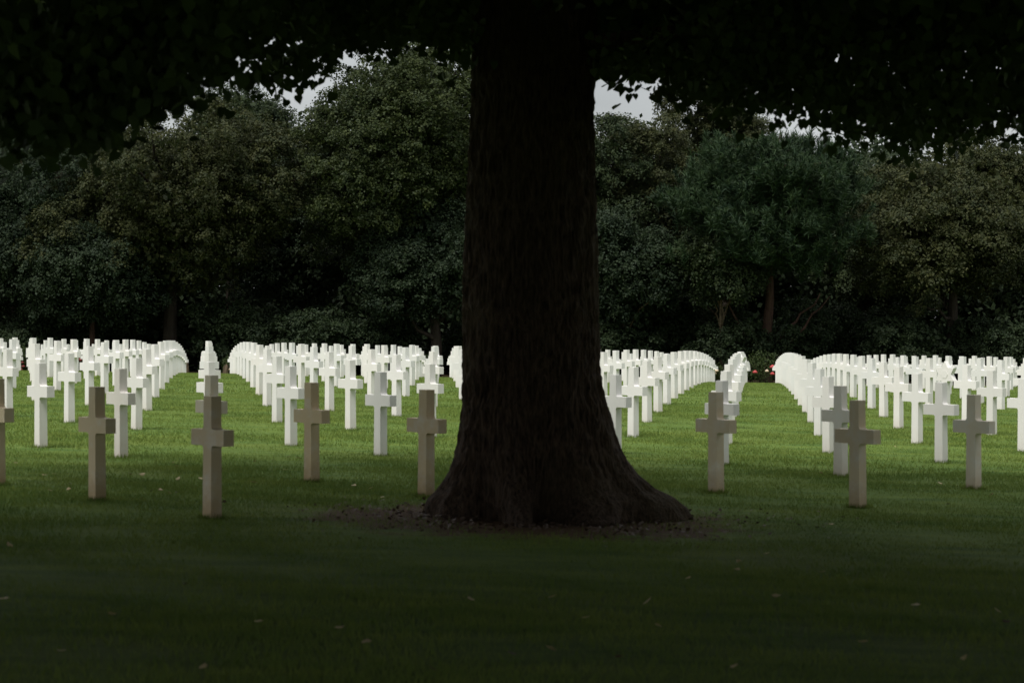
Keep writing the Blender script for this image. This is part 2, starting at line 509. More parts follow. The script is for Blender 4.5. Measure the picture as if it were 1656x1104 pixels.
# lattice places of the headstones that show in the photo, row by row; those wholly hidden behind others form one mass
SHOWN_ROWS = {0: [-2, -1, 0], 1: [-2, -1, 0, 1, 2], 2: [-3, -2, -1, 0, 1, 2, 5, 6], 3: [-3, -2, -1, 0, 1, 2, 3, 5, 6, 7, 8], 4: [-4, -3, -2, -1, 0, 1, 2, 3, 4, 6, 7, 8, 9], 5: [-5, -4, -3, -2, -1, 0, 1, 2, 3, 4, 7, 8, 9, 10, 11], 6: [-5, -4, -3, -2, -1, 0, 1, 2, 3, 4, 5, 8, 9, 10, 11, 12], 7: [-6, -5, -4, -3, -2, -1, 0, 1, 2, 3, 4, 5, 8, 9, 10, 11, 12, 13], 8: [-6, -5, -4, -3, -2, -1, 0, 1, 2, 3, 4, 5, 6, 9, 10, 11, 12, 13, 14, 15], 9: [-7, -6, -4, -3, -2, -1, 1, 2, 3, 4, 5, 6, 10, 11, 12, 13, 14, 15, 16], 10: [-7, -6, -5, -4, -3, -2, -1, 1, 2, 3, 4, 5, 6, 7, 11, 12, 13, 14, 15, 16, 17], 11: [-8, -7, -6, -5, -4, -2, -1, 1, 2, 3, 4, 5, 6, 7, 12, 13, 14, 15, 16, 17, 18, 19], 12: [-8, -7, -5, -3, -1, 1, 2, 4, 6, 7, 8, 12, 13, 14, 15, 16, 17, 18, 19, 20], 13: [-4, -3, -1, 1, 3, 4, 5, 8, 13, 14, 15, 16, 17, 18, 19, 20, 21], 14: [-1, 1, 4, 6, 7, 8, 9, 14, 15, 16, 17, 18, 19, 20, 21, 22, 23], 15: [7, 15, 17, 18, 19, 20, 21, 22, 23, 24], 16: [9, 10, 18, 20, 21, 22, 23, 24, 25], 17: [16, 17, 19, 20, 21, 22, 23, 24, 25, 26], 18: [18, 20, 21, 22, 23, 25, 27, 28], 19: [19, 21, 22, 23, 24, 25, 27, 28], 20: [23, 24, 27, 29], 21: [29, 30, 32], 22: [32]}
VISIBLE = {(i, k) for k, l in SHOWN_ROWS.items() for i in l}

ORD = ['first', 'second', 'third', 'fourth', 'fifth', 'sixth', 'seventh', 'eighth', 'ninth', 'tenth', 'eleventh', 'twelfth', 'thirteenth', 'fourteenth', 'fifteenth', 'sixteenth', 'seventeenth', 'eighteenth', 'nineteenth', 'twentieth', 'twenty-first', 'twenty-second', 'twenty-third', 'twenty-fourth', 'twenty-fifth', 'twenty-sixth', 'twenty-seventh', 'twenty-eighth', 'twenty-ninth', 'thirtieth', 'thirty-first', 'thirty-second']

def lattice():
    L = []
    for k in range(-2, 34):
        for i in range(-30, 60):
            X = ORG[0] + i * RV[0] + k * CV[0]
            D = ORG[1] + i * RV[1] + k * CV[1]
            if D < 18.3 + max(0, X) * 0.32 or D > 97.6: continue
            if abs(X) > 0.243 * D + 4.0: continue
            if (i, k) in ((3, 1),): continue
            L.append((i, k, X, D))
    return L

def build_stones():
    cm, sm = cross_mesh(), star_mesh()
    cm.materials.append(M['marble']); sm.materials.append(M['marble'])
    L = lattice()
    shown = [q for q in L if VISIBLE is None or (q[0], q[1]) in VISIBLE]
    rows = {}
    for q in shown: rows.setdefault(q[1], []).append(q)
    rank = {}
    for k, lst in rows.items():
        lst.sort(key=lambda q: q[2] / q[3])
        for m, q in enumerate(lst): rank[(q[0], k)] = m
    rest = []
    first = {}
    for (i, k, X, D) in L:
        r = random.Random(i * 131 + k * 7919)
        rz = FACE + math.radians(r.gauss(0, 0.5))
        tx, ty = math.radians(r.gauss(0, 0.22)), math.radians(r.gauss(0, 0.22))
        z = float(gz(X, D)) + r.gauss(0, 0.004)
        star = (i, k) in STARS
        if VISIBLE is not None and (i, k) not in VISIBLE:
            rest.append((X, D, z, rz)); continue
        nm = 'star_headstone' if star else 'cross_headstone'
        if nm not in first:
            o = first[nm] = link(nm, sm if star else cm)
        else:
            o = first[nm].copy(); C.objects.link(o)
        o.location = (X, D, z)
        o.rotation_euler = (tx, ty, rz)
        shade_wear = max(0.0, min(1.0, (26.0 - D) / 3.5)) * r.uniform(0.75, 1.0) + 0.08 * r.random()  # painted tree shade plus staining, fading out with distance
        o.color = (min(1, shade_wear), 0, 0, 1)
        if (i, k) in HAND: lab = HAND[(i, k)]
        else:
            lab = 'white marble %s, %s from the left in the %s diagonal row from the front' % ('star headstone' if star else 'cross', ORD[rank[(i, k)]], ORD[k])
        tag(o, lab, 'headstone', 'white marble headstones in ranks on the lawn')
    if rest:
        n = len(cm.vertices)
        base = np.empty(n * 3); cm.vertices.foreach_get('co', base); base = base.reshape(-1, 3)
        V, Fc = [], []
        polys = [tuple(p.vertices) for p in cm.polygons]
        for q, (X, D, z, rz) in enumerate(rest):
            c, s = math.cos(rz), math.sin(rz)
            V.append(np.stack([base[:, 0] * c - base[:, 1] * s + X, base[:, 0] * s + base[:, 1] * c + D, base[:, 2] + z], 1))
            Fc += [tuple(v + q * n for v in p) for p in polys]
        me = bpy.data.meshes.new('far_cross_ranks')
        me.from_pydata(np.concatenate(V).tolist(), [], Fc)
        o = link('far_cross_ranks', me, M['marble'])
        o.color = (0.0, 0, 0, 1)
        tag(o, 'mass of white crosses massed behind the nearer ranks', 'headstones', kind='stuff')

build_stones()
build_grass()

# ------------------------------------------------------------------ the big tree in front
def vnoise(u, v, seed, nu, nv):
    """periodic value noise: u in 0..1 (wraps), v in 0..1"""
    g = np.random.default_rng(seed).uniform(-1, 1, (nv + 2, nu))
    x = u * nu; y = v * nv
    x0 = np.floor(x).astype(int); y0 = np.floor(y).astype(int)
    fx = x - x0; fy = y - y0
    fx = fx * fx * (3 - 2 * fx); fy = fy * fy * (3 - 2 * fy)
    a = g[np.clip(y0, 0, nv + 1), x0 % nu]; b = g[np.clip(y0, 0, nv + 1), (x0 + 1) % nu]
    c = g[np.clip(y0 + 1, 0, nv + 1), x0 % nu]; d = g[np.clip(y0 + 1, 0, nv + 1), (x0 + 1) % nu]
    return (a * (1 - fx) + b * fx) * (1 - fy) + (c * (1 - fx) + d * fx) * fy

def main_trunk_mesh():
    D = TRUNK[1]
    prof = [(0, 762, 968), (100, 762, 962), (200, 760, 962), (300, 755, 964), (400, 750, 967), (500, 748, 967), (600, 748, 970), (640, 747, 978), (700, 741, 994), (740, 733, 1010), (770, 720, 1034), (790, 705, 1060), (805, 690, 1092), (820, 683, 1110), (836, 676, 1119), (870, 668, 1125)]
    zz = np.array([pz(y, D) for y, _, _ in prof])[::-1]
    xl = np.array([px(l, D) for _, l, _ in prof])[::-1] - TRUNK[0]
    xr = np.array([px(r, D) for _, _, r in prof])[::-1] - TRUNK[0]
    zs = np.concatenate([np.linspace(zz[0], 1.2, 150), np.linspace(1.21, 5.0, 330), np.linspace(5.03, 10.5, 60)])
    L = np.interp(zs, zz, xl); Rr = np.interp(zs, zz, xr)
    taper = np.where(zs > zz[-1], np.clip(1 - (zs - zz[-1]) * 0.085, 0.3, 1), 1)
    mid = 0.5 * (L + Rr)
    nth = 420
    th = np.linspace(0, 2 * np.pi, nth, endpoint=False)
    T, Z = np.meshgrid(th, zs)
    Lm = (-L * taper)[:, None]; Rm = (Rr * taper)[:, None]
    core = 0.55 * taper[:, None] + 0 * T
    fl = np.exp(-np.clip(Z + 0.02, 0, None) / 0.30)
    b = core + 0.42 * fl
    ct, st = np.cos(T), np.sin(T)
    ax = np.where(ct > 0, Rm, Lm)
    # soft blend of the two half widths near ct = 0
    lobe = 1 + fl * (0.20 * np.cos(7 * T + 0.2) + 0.08 * np.cos(4 * T + 2.0)) - 0.15 * fl
    wg = np.clip((np.abs(ct) - 0.72) / 0.26, 0, 1); wg = wg * wg * (3 - 2 * wg)
    lobe = lobe * (1 - wg) + wg * (0.94 + 0.06 * lobe)
    # a root is narrower than it is long
    x = ax * np.sign(ct) * np.abs(ct) ** (1 + 0.9 * np.clip(fl * 1.2, 0, 1)) * lobe
    y = b * st * lobe
    rr = np.hypot(x, y) + 1e-6
    u = T / (2 * np.pi) + 0.012 * vnoise(T / (2 * np.pi), (Z - zs[0]) / (zs[-1] - zs[0]), 5, 14, 40)
    v = (Z - zs[0]) / (zs[-1] - zs[0])
    rid = 0.016 * (1 - 2 * np.abs(vnoise(u % 1.0, v, 11, 84, 50))) + 0.010 * vnoise(u % 1.0, v, 12, 150, 170) + 0.014 * vnoise(u % 1.0, v, 13, 9, 10)
    rid = rid - 0.018
    x = x * (1 + rid / rr); y = y * (1 + rid / rr)
    zoff = float(gz(TRUNK[0], D))
    V = np.stack([x, y, Z - zoff], -1).reshape(-1, 3)
    m, n = len(zs), nth
    i, j = np.meshgrid(np.arange(n), np.arange(m - 1))
    a = (j * n + i).ravel(); bb = (j * n + (i + 1) % n).ravel()
    return mesh_np('trunk', V, np.stack([a, bb, bb + n, a + n], 1), True)

def limb_path(p0, p1, sag, n=9, wob=0.15, rnd=random):
    pts = []
    p0 = Vector(p0); p1 = Vector(p1)
    for q in range(n + 1):
        t = q / n
        p = p0.lerp(p1, t)
        p.z += sag * math.sin(math.pi * t)
        if 0 < q < n: p += Vector((rnd.gauss(0, wob), rnd.gauss(0, wob), rnd.gauss(0, wob)))
        pts.append(p)
    return pts

def droop_leaves(P, size, seed):
    r = np.random.default_rng(seed)
    n = len(P)
    U = np.stack([r.normal(0, 0.45, n), r.normal(0, 0.45, n), -np.abs(r.normal(0.9, 0.4, n))], 1)
    N = r.normal(0, 1, (n, 3)); N[:, 2] *= 0.75
    S = size * r.uniform(0.7, 1.2, n)
    return N, U, S

def twig_leaves(starts, ends, per, spread, seed):
    """leaf positions along drooping twigs"""
    r = np.random.default_rng(seed)
    starts = np.repeat(starts, per, 0); ends = np.repeat(ends, per, 0)
    t = r.uniform(0, 1, (len(starts), 1)) ** 0.8
    p = starts + (ends - starts) * t
    return p + r.normal(0, spread, p.shape)

def crown_points(n, rad, c, zlow, seed, ry2=None, hole=0.0):
    """points in a dome: rad = (rx, ry towards the camera, rz), ry2 = radius on the far side"""
    r = np.random.default_rng(seed)
    out = []
    ph = r.uniform(0, 6.28, 6)
    while sum(map(len, out)) < n:
        q = r.uniform(-1, 1, (n, 3))
        rr = np.linalg.norm(q, axis=1)
        az = np.arctan2(q[:, 1], q[:, 0])
        lim = 0.86 + 0.08 * np.sin(3 * az + ph[0]) + 0.07 * np.sin(5 * az + ph[1] + 2 * q[:, 2]) + 0.05 * np.sin(9 * az + ph[2] + 5 * q[:, 2])
        ok = (rr < lim) & (rr > 0.25)
        q = q[ok]
        ry = np.where(q[:, 1] > 0, ry2 if ry2 else rad[1], rad[1])
        p = np.stack([c[0] + q[:, 0] * rad[0], c[1] + q[:, 1] * ry, c[2] + q[:, 2] * rad[2]], 1)
        zl = zlow(p[:, 0], p[:, 1])
        # fold the points below the skirt up into a dense lower layer
        low = p[:, 2] < zl
        p[low, 2] = zl[low] + np.abs(r.normal(0, 0.55, low.sum()))
        out.append(p)
    return np.concatenate(out)[:n]

def build_front_tree():
    D = TRUNK[1]
    z0 = float(gz(*TRUNK))
    root = empty('lime_tree', (TRUNK[0], D, z0))
    tag(root, 'huge dark tree with flared roots standing in front of the crosses', 'tree')
    link('trunk', main_trunk_mesh(), M['lime_bark'], root)
    r = random.Random(3)
    # limbs
    for k in range(11):
        a = k * 2 * math.pi / 11 + r.uniform(-0.2, 0.2)
        L = r.uniform(5.0, 7.5) * (0.65 if math.sin(a) > 0.2 else 1.0)
        h0 = 4.9 + (k % 4) * 0.75
        p1 = (math.cos(a) * L, math.sin(a) * L, h0 + r.uniform(-0.2, 1.8))
        pts = limb_path((math.cos(a) * 0.3, math.sin(a) * 0.3, h0), p1, 0.7, 9, 0.14, r)
        bm = bmesh.new()
        tube(bm, pts, [0.16 * (1 - 0.085 * q) for q in range(10)], 8)
        link('bough', bm_mesh('bough', bm), M['lime_bark'], root)
    pts = limb_path((0.4, -0.2, 4.05), (2.9, -1.2, 3.95), 0.12, 8, 0.05, r)      # low bough to the right of the trunk
    bm = bmesh.new()
    tube(bm, pts, [0.075 - 0.007 * q for q in range(9)], 8)
    link('bough', bm_mesh('bough', bm), M['lime_bark'], root)
    # crown: skirt height in world coordinates
    def zlow(X, Y):
        base = 3.95 + 0.25 * np.sin(X * 0.9 + 0.6) * np.sin(Y * 0.8) + 0.12 * np.sin(X * 2.7 + Y) + 0.03 * np.clip(D - 2 - Y, 0, 9)
        right = -0.16 / (1 + np.exp(-(X - 0.9) * 4)) - 0.24 / (1 + np.exp(-(X - 1.9) * 3.0))
        left = -0.25 / (1 + np.exp((X + 2.3) * 2.2))
        return base + right + left
    c = (TRUNK[0], D, 7.0)
    low = crown_points(75000, (9.5, 15.5, 3.2), c, zlow, 21, 4.5)  # crown drawn out towards the camera to shade the foreground
    low = low[low[:, 2] < 6.2]
    N, U, S = droop_leaves(low, 0.088, 5)
    up = crown_points(125000, (9.8, 15.5, 6.4), (c[0], c[1], 7.6), lambda X, Y: zlow(X, Y) + 0.5, 22, 4.6)
    N2, U2, S2 = droop_leaves(up, 0.19, 6)
    # hanging sprays along the lower fringe, each given by its tip
    tips = [(985, 100), (985, 118), (1002, 150), (1018, 138), (1064, 128), (1078, 142), (1096, 150), (1108, 178), (1128, 132), (1142, 160), (1160, 176), (1176, 150), (1192, 186), (1214, 196), (1236, 168),
            (1262, 176), (1288, 182), (1312, 196), (1334, 205), (1350, 218), (1372, 230), (1392, 238), (1418, 222), (1436, 228), (1460, 240), (1484, 244), (1500, 232), (1528, 226), (1548, 214),
            (1566, 196), (1590, 206), (1612, 214), (1634, 205), (1652, 220), (1670, 215), (1040, 60), (1090, 90), (1150, 110), (1210, 140), (1300, 150), (1400, 190), (1480, 200), (1560, 150), (1620, 150),
            (500, 66), (520, 80), (545, 70), (570, 60), (596, 86), (620, 60), (650, 78), (676, 60), (700, 84), (722, 74), (742, 120), (752, 96), (735, 60), (690, 40), (640, 40), (590, 40), (540, 44),
            (452, 168), (440, 130), (462, 120), (478, 110), (492, 96), (430, 84), (410, 100), (395, 120), (380, 128), (470, 80), (506, 108), (498, 140), (512, 120), (448, 150), (436, 150), (470, 140), (488, 120), (528, 100), (440, 105), (456, 118), (520, 92), (540, 84), (556, 78), (575, 80), (590, 74), (610, 72), (640, 70), (660, 90), (690, 70), (715, 95), (548, 60), (582, 58), (625, 50)]
    r2 = np.random.default_rng(31)
    st, en = [], []
    for (x, y) in tips:
        dd = D + r2.uniform(-2.6, 0.2)
        e = np.array([px(x, dd), dd, pz(y, dd)])
        s = np.array([e[0] + r2.normal(0, 0.12), e[1] + r2.normal(0, 0.25), max(e[2] + r2.uniform(0.35, 0.6), 4.1)])
        st.append(s); en.append(e)
    ex = [980, 1100, 1200, 1300, 1380, 1460, 1500, 1560, 1600, 1680]; ey = [95, 165, 182, 190, 224, 232, 234, 196, 208, 212]
    for g in range(36):                                    # loose groups of drooping sprays with gaps between them
        gx = 1105 + 16.6 * g + r2.normal(0, 9)
        gd = D + r2.uniform(-2.6, 0.9)
        low_y = np.interp(gx, ex, ey) + r2.normal(2, 13)
        for k in range(r2.integers(3, 8)):
            x = gx + r2.normal(0, 9)
            y = low_y - abs(r2.normal(0, 26))
            dd = gd + r2.normal(0, 0.2)
            e = np.array([px(x, dd), dd, pz(y, dd)])
            st.append(e + np.array([r2.normal(0, 0.10), r2.normal(0, 0.15), r2.uniform(0.45, 0.85)])); en.append(e)
    st, en = np.array(st), np.array(en)
    sp = twig_leaves(st, en, 32, 0.10, 41)
    N3, U3, S3 = droop_leaves(sp, 0.085, 8)
    P = np.concatenate([low, up, sp]); N = np.concatenate([N, N2, N3]); U = np.concatenate([U, U2, U3]); S = np.concatenate([S, S2, S3])
    P = P - np.array([TRUNK[0], D, z0])
    link('crown', leaf_mesh('crown', P, N, U, S, HEART), M['lime_leaf'], root)
    return root

def build_side_tree(x, y, label, seed, low_fn, tips, rad=(8.5, 8.5, 5.6), trunk_r=0.42, ry2=8.0):
    z0 = float(gz(x, y))
    root = empty('lime_tree', (x, y, z0))
    tag(root, label, 'tree')
    r = random.Random(seed)
    bm = bmesh.new()
    tube(bm, [(0, 0, -0.3), (0, 0, 0.1), (0.02, 0, 0.6), (0.04, 0.03, 2.5), (0, 0.05, 5), (0.05, 0, 9)], [trunk_r * 1.7, trunk_r * 1.45, trunk_r * 1.05, trunk_r * 0.95, trunk_r * 0.8, trunk_r * 0.3], 20)
    link('trunk', bm_mesh('trunk', bm), M['lime_bark'], root)
    for k in range(9):
        a = k * 2 * math.pi / 9 + r.uniform(-.2, .2)
        h0 = 3.9 + (k % 4) * 0.8
        L = r.uniform(4.5, 7)
        pts = limb_path((math.cos(a) * .2, math.sin(a) * .2, h0), (math.cos(a) * L, math.sin(a) * L, h0 + r.uniform(-0.3, 1.6)), .6, 9, .13, r)
        bm = bmesh.new()
        tube(bm, pts, [0.14 * (1 - 0.085 * q) for q in range(10)], 8)
        link('bough', bm_mesh('bough', bm), M['lime_bark'], root)
    low = crown_points(85000, (rad[0], rad[1], 3.0), (x, y, 6.6), low_fn, seed, ry2)
    low = low[low[:, 2] < 6.0]
    N, U, S = droop_leaves(low, 0.092, seed + 1)
    up = crown_points(125000, rad, (x, y, 7.4), lambda X, Y: low_fn(X, Y) + 0.4, seed + 2, ry2)
    N2, U2, S2 = droop_leaves(up, 0.19, seed + 3)
    Ps, Ns, Us, Ss = [low, up], [N, N2], [U, U2], [S, S2]
    if tips:
        r2 = np.random.default_rng(seed + 9)
        st, en = [], []
        for (tx, ty, dd, ln) in tips:
            e = np.array([px(tx, dd), dd, pz(ty, dd)])
            st.append(e + np.array([r2.normal(0, .12), r2.normal(0, .2), ln])); en.append(e)
        sp = twig_leaves(np.array(st), np.array(en), 60, 0.10, seed + 10)
        N3, U3, S3 = droop_leaves(sp, 0.088, seed + 11)
        Ps.append(sp); Ns.append(N3); Us.append(U3); Ss.append(S3)
    P = np.concatenate(Ps) - np.array([x, y, z0])
    link('crown', leaf_mesh('crown', P, np.concatenate(Ns), np.concatenate(Us), np.concatenate(Ss), HEART), M['lime_leaf'], root)
    return root

build_front_tree()

def build_litter():
    r = np.random.default_rng(61)
    n = 1700
    a = r.uniform(0, 2 * np.pi, n); q = 0.6 + np.abs(r.normal(0, 0.62, n)) + 0.25 * np.sin(a * 5)
    X = TRUNK[0] + np.cos(a) * q * 1.15 + 0.1; D = TRUNK[1] - 0.35 + np.sin(a) * q
    P = np.stack([X, D, gz(X, D) + r.uniform(0.004, 0.03, n)], 1)
    N = r.normal(0, 0.45, (n, 3)) + np.array([0, 0, 1.0])
    tag(link('leaf_litter', leaf_mesh('leaf_litter', P, N, r.normal(0, 1, (n, 3)), 0.034 * r.uniform(0.4, 1.4, n), RHOMB * np.array([1.4, 1])), M['brown_leaf']), 'brown leaf litter on the bare soil round the big trunk', 'leaf litter', kind='stuff')
build_litter()
r_ = random.Random(12)
ltips = []
for k in range(110):
    tx = r_.uniform(-60, 375)
    edge = 210 - 128 * (max(0, tx - 60) / 320) ** 1.5 + 20 * math.sin(tx * 0.05) + 11 * math.sin(tx * 0.117 + 1)
    ltips.append((tx, min(edge + r_.gauss(0, 14), 250), r_.uniform(12.2, 16.0), r_.uniform(0.45, 0.8)))
def low_left(X, Y):
    return 3.62 - 0.2 * np.clip(1 - Y, 0, 9) + 0.2 * np.sin(X * 1.1) * np.sin(Y * 0.9) - 0.45 * np.exp(-((X + 3.7) / 1.3) ** 2 - ((Y - 14.2) / 2.2) ** 2)  # unseen skirt lowered behind the camera to keep light off the foreground
def low_right(X, Y):
    return 3.9 - 0.2 * np.clip(1 - Y, 0, 9) + 0.25 * np.sin(X * 1.1) * np.sin(Y * 0.9)  # same lowered rear skirt, out of view, to block light
build_side_tree(-10.5, 7.5, 'dark tree whose low leaves hang in at the upper left corner', 51, low_left, ltips, (16.5, 18.0, 6.2), ry2=11.0)  # unseen rear crown stretched over the camera to darken the foreground
build_side_tree(11.5, 8.0, 'dark tree whose leafy crown hangs in at the upper right corner', 71, low_right, [], (17.0, 18.0, 6.2), ry2=11.0)  # crown likewise extended back out of view for foreground shade

# ------------------------------------------------------------------ the wood beyond the crosses
def far_crown(h, rx, ry, zb, seed, nclump=260, leaf=0.125, lobes=6, csz=0.75, sub=24, per=13, core=2600):
    """boughs (clumps) > sprays (domes over each clump) > leaves; a loose dark core keeps the middle opaque."""
    r = np.random.default_rng(seed)
    zc, rz = (h + zb) / 2, (h - zb) / 2
    la = r.uniform(0, 2 * np.pi, lobes); lz = r.uniform(-0.6, 0.75, lobes); lr = r.uniform(0.40, 0.62, lobes)
    cen = np.array([[0, 0, 0.05, 0.80]] + [[0.54 * math.cos(a), 0.54 * math.sin(a), z * 0.75, q] for a, z, q in zip(la, lz, lr)])
    c = cen[r.integers(0, len(cen), nclump)]
    d = unit(r.normal(0, 1, (nclump, 3)) + np.array([0, -0.25, 0.2]))
    pts = (c[:, :3] + d * c[:, 3:4] * (r.uniform(0.45, 1.0, (nclump, 1)) ** 0.45)) * np.array([rx, ry, rz]) + np.array([0, 0, zc])
    rad = csz * r.uniform(0.55, 1.5, nclump)
    n1 = nclump * sub
    i1 = np.repeat(np.arange(nclump), sub)
    o1 = unit(r.normal(0, 1, (n1, 3)) + np.array([0, 0, 0.55]) + d[i1] * 0.35) * r.uniform(0.6, 1.08, (n1, 1))
    o1[:, 2] *= 0.62
    sp = pts[i1] + o1 * rad[i1][:, None]
    sp[:, 2] -= 0.10 * rad[i1] * (o1[:, 0] ** 2 + o1[:, 1] ** 2)
    nrm = unit(o1 * np.array([1, 1, 1.6]) + np.array([0, 0, 0.45]) + r.normal(0, 0.28, (n1, 3)))
    n2 = n1 * per
    i2 = np.repeat(np.arange(n1), per)
    off = r.normal(0, 1, (n2, 3)) * 0.13
    off -= nrm[i2] * (off * nrm[i2]).sum(1, keepdims=True) * 0.55
    P = sp[i2] + off
    N = nrm[i2] + r.normal(0, 0.42, (n2, 3))
    U = r.normal(0, 1, (n2, 3)) + np.array([0, 0, -0.3])
    S = leaf * r.uniform(0.7, 1.4, n2)
    if core:
        q = unit(r.normal(0, 1, (core, 3))) * (r.uniform(0, 1, (core, 1)) ** 0.4) * 0.74
        P = np.concatenate([P, q * np.array([rx, ry, rz]) + np.array([0, 0, zc])])
        N = np.concatenate([N, r.normal(0, 1, (core, 3))]); U = np.concatenate([U, r.normal(0, 1, (core, 3))])
        S = np.concatenate([S, r.uniform(0.22, 0.38, core)])
    return P, N, U, S, pts

def far_trunk(h, r0, zb, pts, seed, fork=False, nl=14):
    r = random.Random(seed)
    bm = bmesh.new()
    lean = (r.uniform(-.4, .4), r.uniform(-.4, .4))
    top = h * 0.82
    path = [(lean[0] * t * t + r.gauss(0, .05), lean[1] * t * t + r.gauss(0, .05), -0.4 + (top + 0.4) * t) for t in [0, .03, .1, .25, .4, .6, .8, 1]]
    tube(bm, path, [r0 * 1.5, r0 * 1.25, r0 * 1.02, r0 * .9, r0 * .75, r0 * .5, r0 * .3, r0 * .08], 12)
    sel = r.sample(range(len(pts)), min(nl, len(pts)))
    for s in sel:
        e = Vector(pts[s])
        z0 = max(zb * 0.7, min(top * 0.85, e.z - r.uniform(0.6, 2.2)))
        t = (z0 + .4) / (top + .4)
        s0 = Vector((lean[0] * t * t, lean[1] * t * t, z0))
        tube(bm, limb_path(s0, e, 0.25, 6, .12, r), [max(.02, r0 * .38 * (1 - q / 7.5)) for q in range(7)], 6)
    if fork:
        for a in (0.5, 2.6, -0.4, 3.6):
            e = Vector((math.cos(a) * r.uniform(2.5, 3.6), math.sin(a) * 1.2, r.uniform(3.4, 4.6)))
            tube(bm, limb_path((0, 0, r.uniform(0.9, 1.9)), e, -0.15, 7, .08, r), [r0 * .42 * (1 - q / 9) for q in range(8)], 7)
    return bm_mesh('trunk', bm)

def far_tree(name, label, xpx, D, ytop, wpx, ybase, leafm, barkm, seed, nclump=260, per=0, r0=0.28, group='trees along the edge of the wood', **kw):
    X = px(xpx, D)
    z0 = float(gz(X, D))
    h = pz(ytop, D) - z0
    zb = max(0.8, pz(ybase, D) - z0)
    rx = wpx / F * D / 2
    root = empty(name, (X, D, z0))
    tag(root, label, 'tree', group)
    P, N, U, S, pts = far_crown(h, rx, rx * 0.8, zb, seed, int(nclump * 1.25), core=int(170 * rx * (h - zb)), **kw)
    link('crown', leaf_mesh('crown', P, N, U, S, RHOMB), leafm, root)
    link('trunk', far_trunk(h, r0, zb, pts, seed), barkm, root)
    return root

def pine_tree(label, xpx, D, ytop, wpx, ybase, seed):
    X = px(xpx, D); z0 = float(gz(X, D)); h = pz(ytop, D) - z0; zb = pz(ybase, D) - z0
    rx = wpx / F * D / 2
    root = empty('pine_tree', (X, D, z0))
    tag(root, label, 'tree', 'trees along the edge of the wood')
    r = np.random.default_rng(seed)
    # tips of upward-curved shoots over a broad dome
    nb = 120
    d0 = unit(r.normal(0, 1, (nb, 3)) + np.array([0, -0.3, 0.25]))
    q0 = d0 * (r.uniform(0.30, 1.0, (nb, 1)) ** 0.5)
    az = np.arctan2(d0[:, 1], d0[:, 0])
    q0 *= (0.86 + 0.10 * np.sin(5 * az + 3 * d0[:, 2]) + 0.10 * np.sin(9 * d0[:, 2] + 2 * az))[:, None]
    pads = q0 * np.array([rx, rx * 0.85, (h - zb) / 2]) + np.array([0, 0, (h + zb) / 2])
    nt_ = 2600
    pi_ = r.integers(0, nb, nt_)
    of = r.normal(0, 1, (nt_, 3)) * np.array([0.55, 0.55, 0.16])
    tips = pads[pi_] + of
    tips[:, 2] -= 0.22 * (of[:, 0] ** 2 + of[:, 1] ** 2)
    d = d0[pi_]; az = np.arctan2(d[:, 1], d[:, 0])
    per = 64
    idx = np.repeat(np.arange(nt_), per)
    n = len(idx)
    shoot = unit(np.stack([d[:, 0] * 0.5 + r.normal(0, .2, nt_), d[:, 1] * 0.5 + r.normal(0, .2, nt_), 0.9 + 0 * az], 1))
    t = r.uniform(0, 1, (n, 1))
    P = tips[idx] - shoot[idx] * (1 - t) * 0.65
    dirn = unit(shoot[idx] * 0.9 + r.normal(0, 0.55, (n, 3)))
    N = r.normal(0, 1, (n, 3))
    S = 0.30 * r.uniform(0.7, 1.25, n)
    link('crown', leaf_mesh('crown', P, N, dirn, S, NEEDLE), M['pine'], root)
    link('trunk', far_trunk(h, 0.27, zb, pads, seed, True, 40), M['red_bark'], root)
    return root

far_tree('oak_tree', 'broad dark oak with golden tinged top left of the sky gap', 275, 105, 190, 470, 520, M['oak_gold'], M['dark_bark'], 101, 420, 170, 0.36)
far_tree('broadleaf_tree', 'dark blue-green tree at the left edge of the photo', 40, 106, 225, 330, 540, M['blue_green'], M['pale_bark'], 102, 300, 170, 0.25)
far_tree('broadleaf_tree', 'dark tree rising just left of the sky gap', 372, 114, 100, 235, 470, M['oak'], M['dark_bark'], 103, 240, 170, 0.28)
far_tree('broadleaf_tree', 'tall bushy green tree between the sky gap and the big trunk', 655, 106, 30, 420, 490, M['mid_green'], M['dark_bark'], 104, 460, 170, 0.34)
far_tree('broadleaf_tree', 'dark tree low between the two tallest trees left of the big trunk', 490, 112, 255, 220, 540, M['blue_green'], M['dark_bark'], 105, 240, 150, 0.26)
far_tree('broadleaf_tree', 'tree mostly hidden behind the big trunk', 885, 108, 138, 300, 520, M['oak'], M['dark_bark'], 106, 280, 160, 0.30)
far_tree('broadleaf_tree', 'yellow-green tree just right of the big trunk', 1055, 110, 190, 230, 500, M['oak_gold'], M['dark_bark'], 107, 280, 170, 0.28)
far_tree('broadleaf_tree', 'dark blue-green tree right of the big trunk under the yellow-green crown', 1010, 104, 330, 190, 565, M['blue_green'], M['pale_bark'], 108, 200, 160, 0.17)
far_tree('broadleaf_tree', 'golden tree top rising behind the pine', 1170, 119, 112, 200, 420, M['oak_gold'], M['dark_bark'], 109, 220, 170, 0.28)
pine_tree('broad dark pine with reddish forked trunk right of the big trunk', 1240, 103, 175, 350, 470, 110)
far_tree('broadleaf_tree', 'yellow-green tree right of the pine under the hanging leaves', 1540, 106, 215, 370, 520, M['oak_gold'], M['dark_bark'], 111, 400, 170, 0.30)
far_tree('broadleaf_tree', 'dark tree between the pine and the yellow-green tree', 1405, 113, 250, 230, 540, M['oak'], M['red_bark'], 112, 260, 160, 0.24)
far_tree('broadleaf_tree', 'green tree at the right edge of the photo', 1690, 109, 235, 260, 520, M['mid_green'], M['dark_bark'], 113, 280, 160, 0.28)
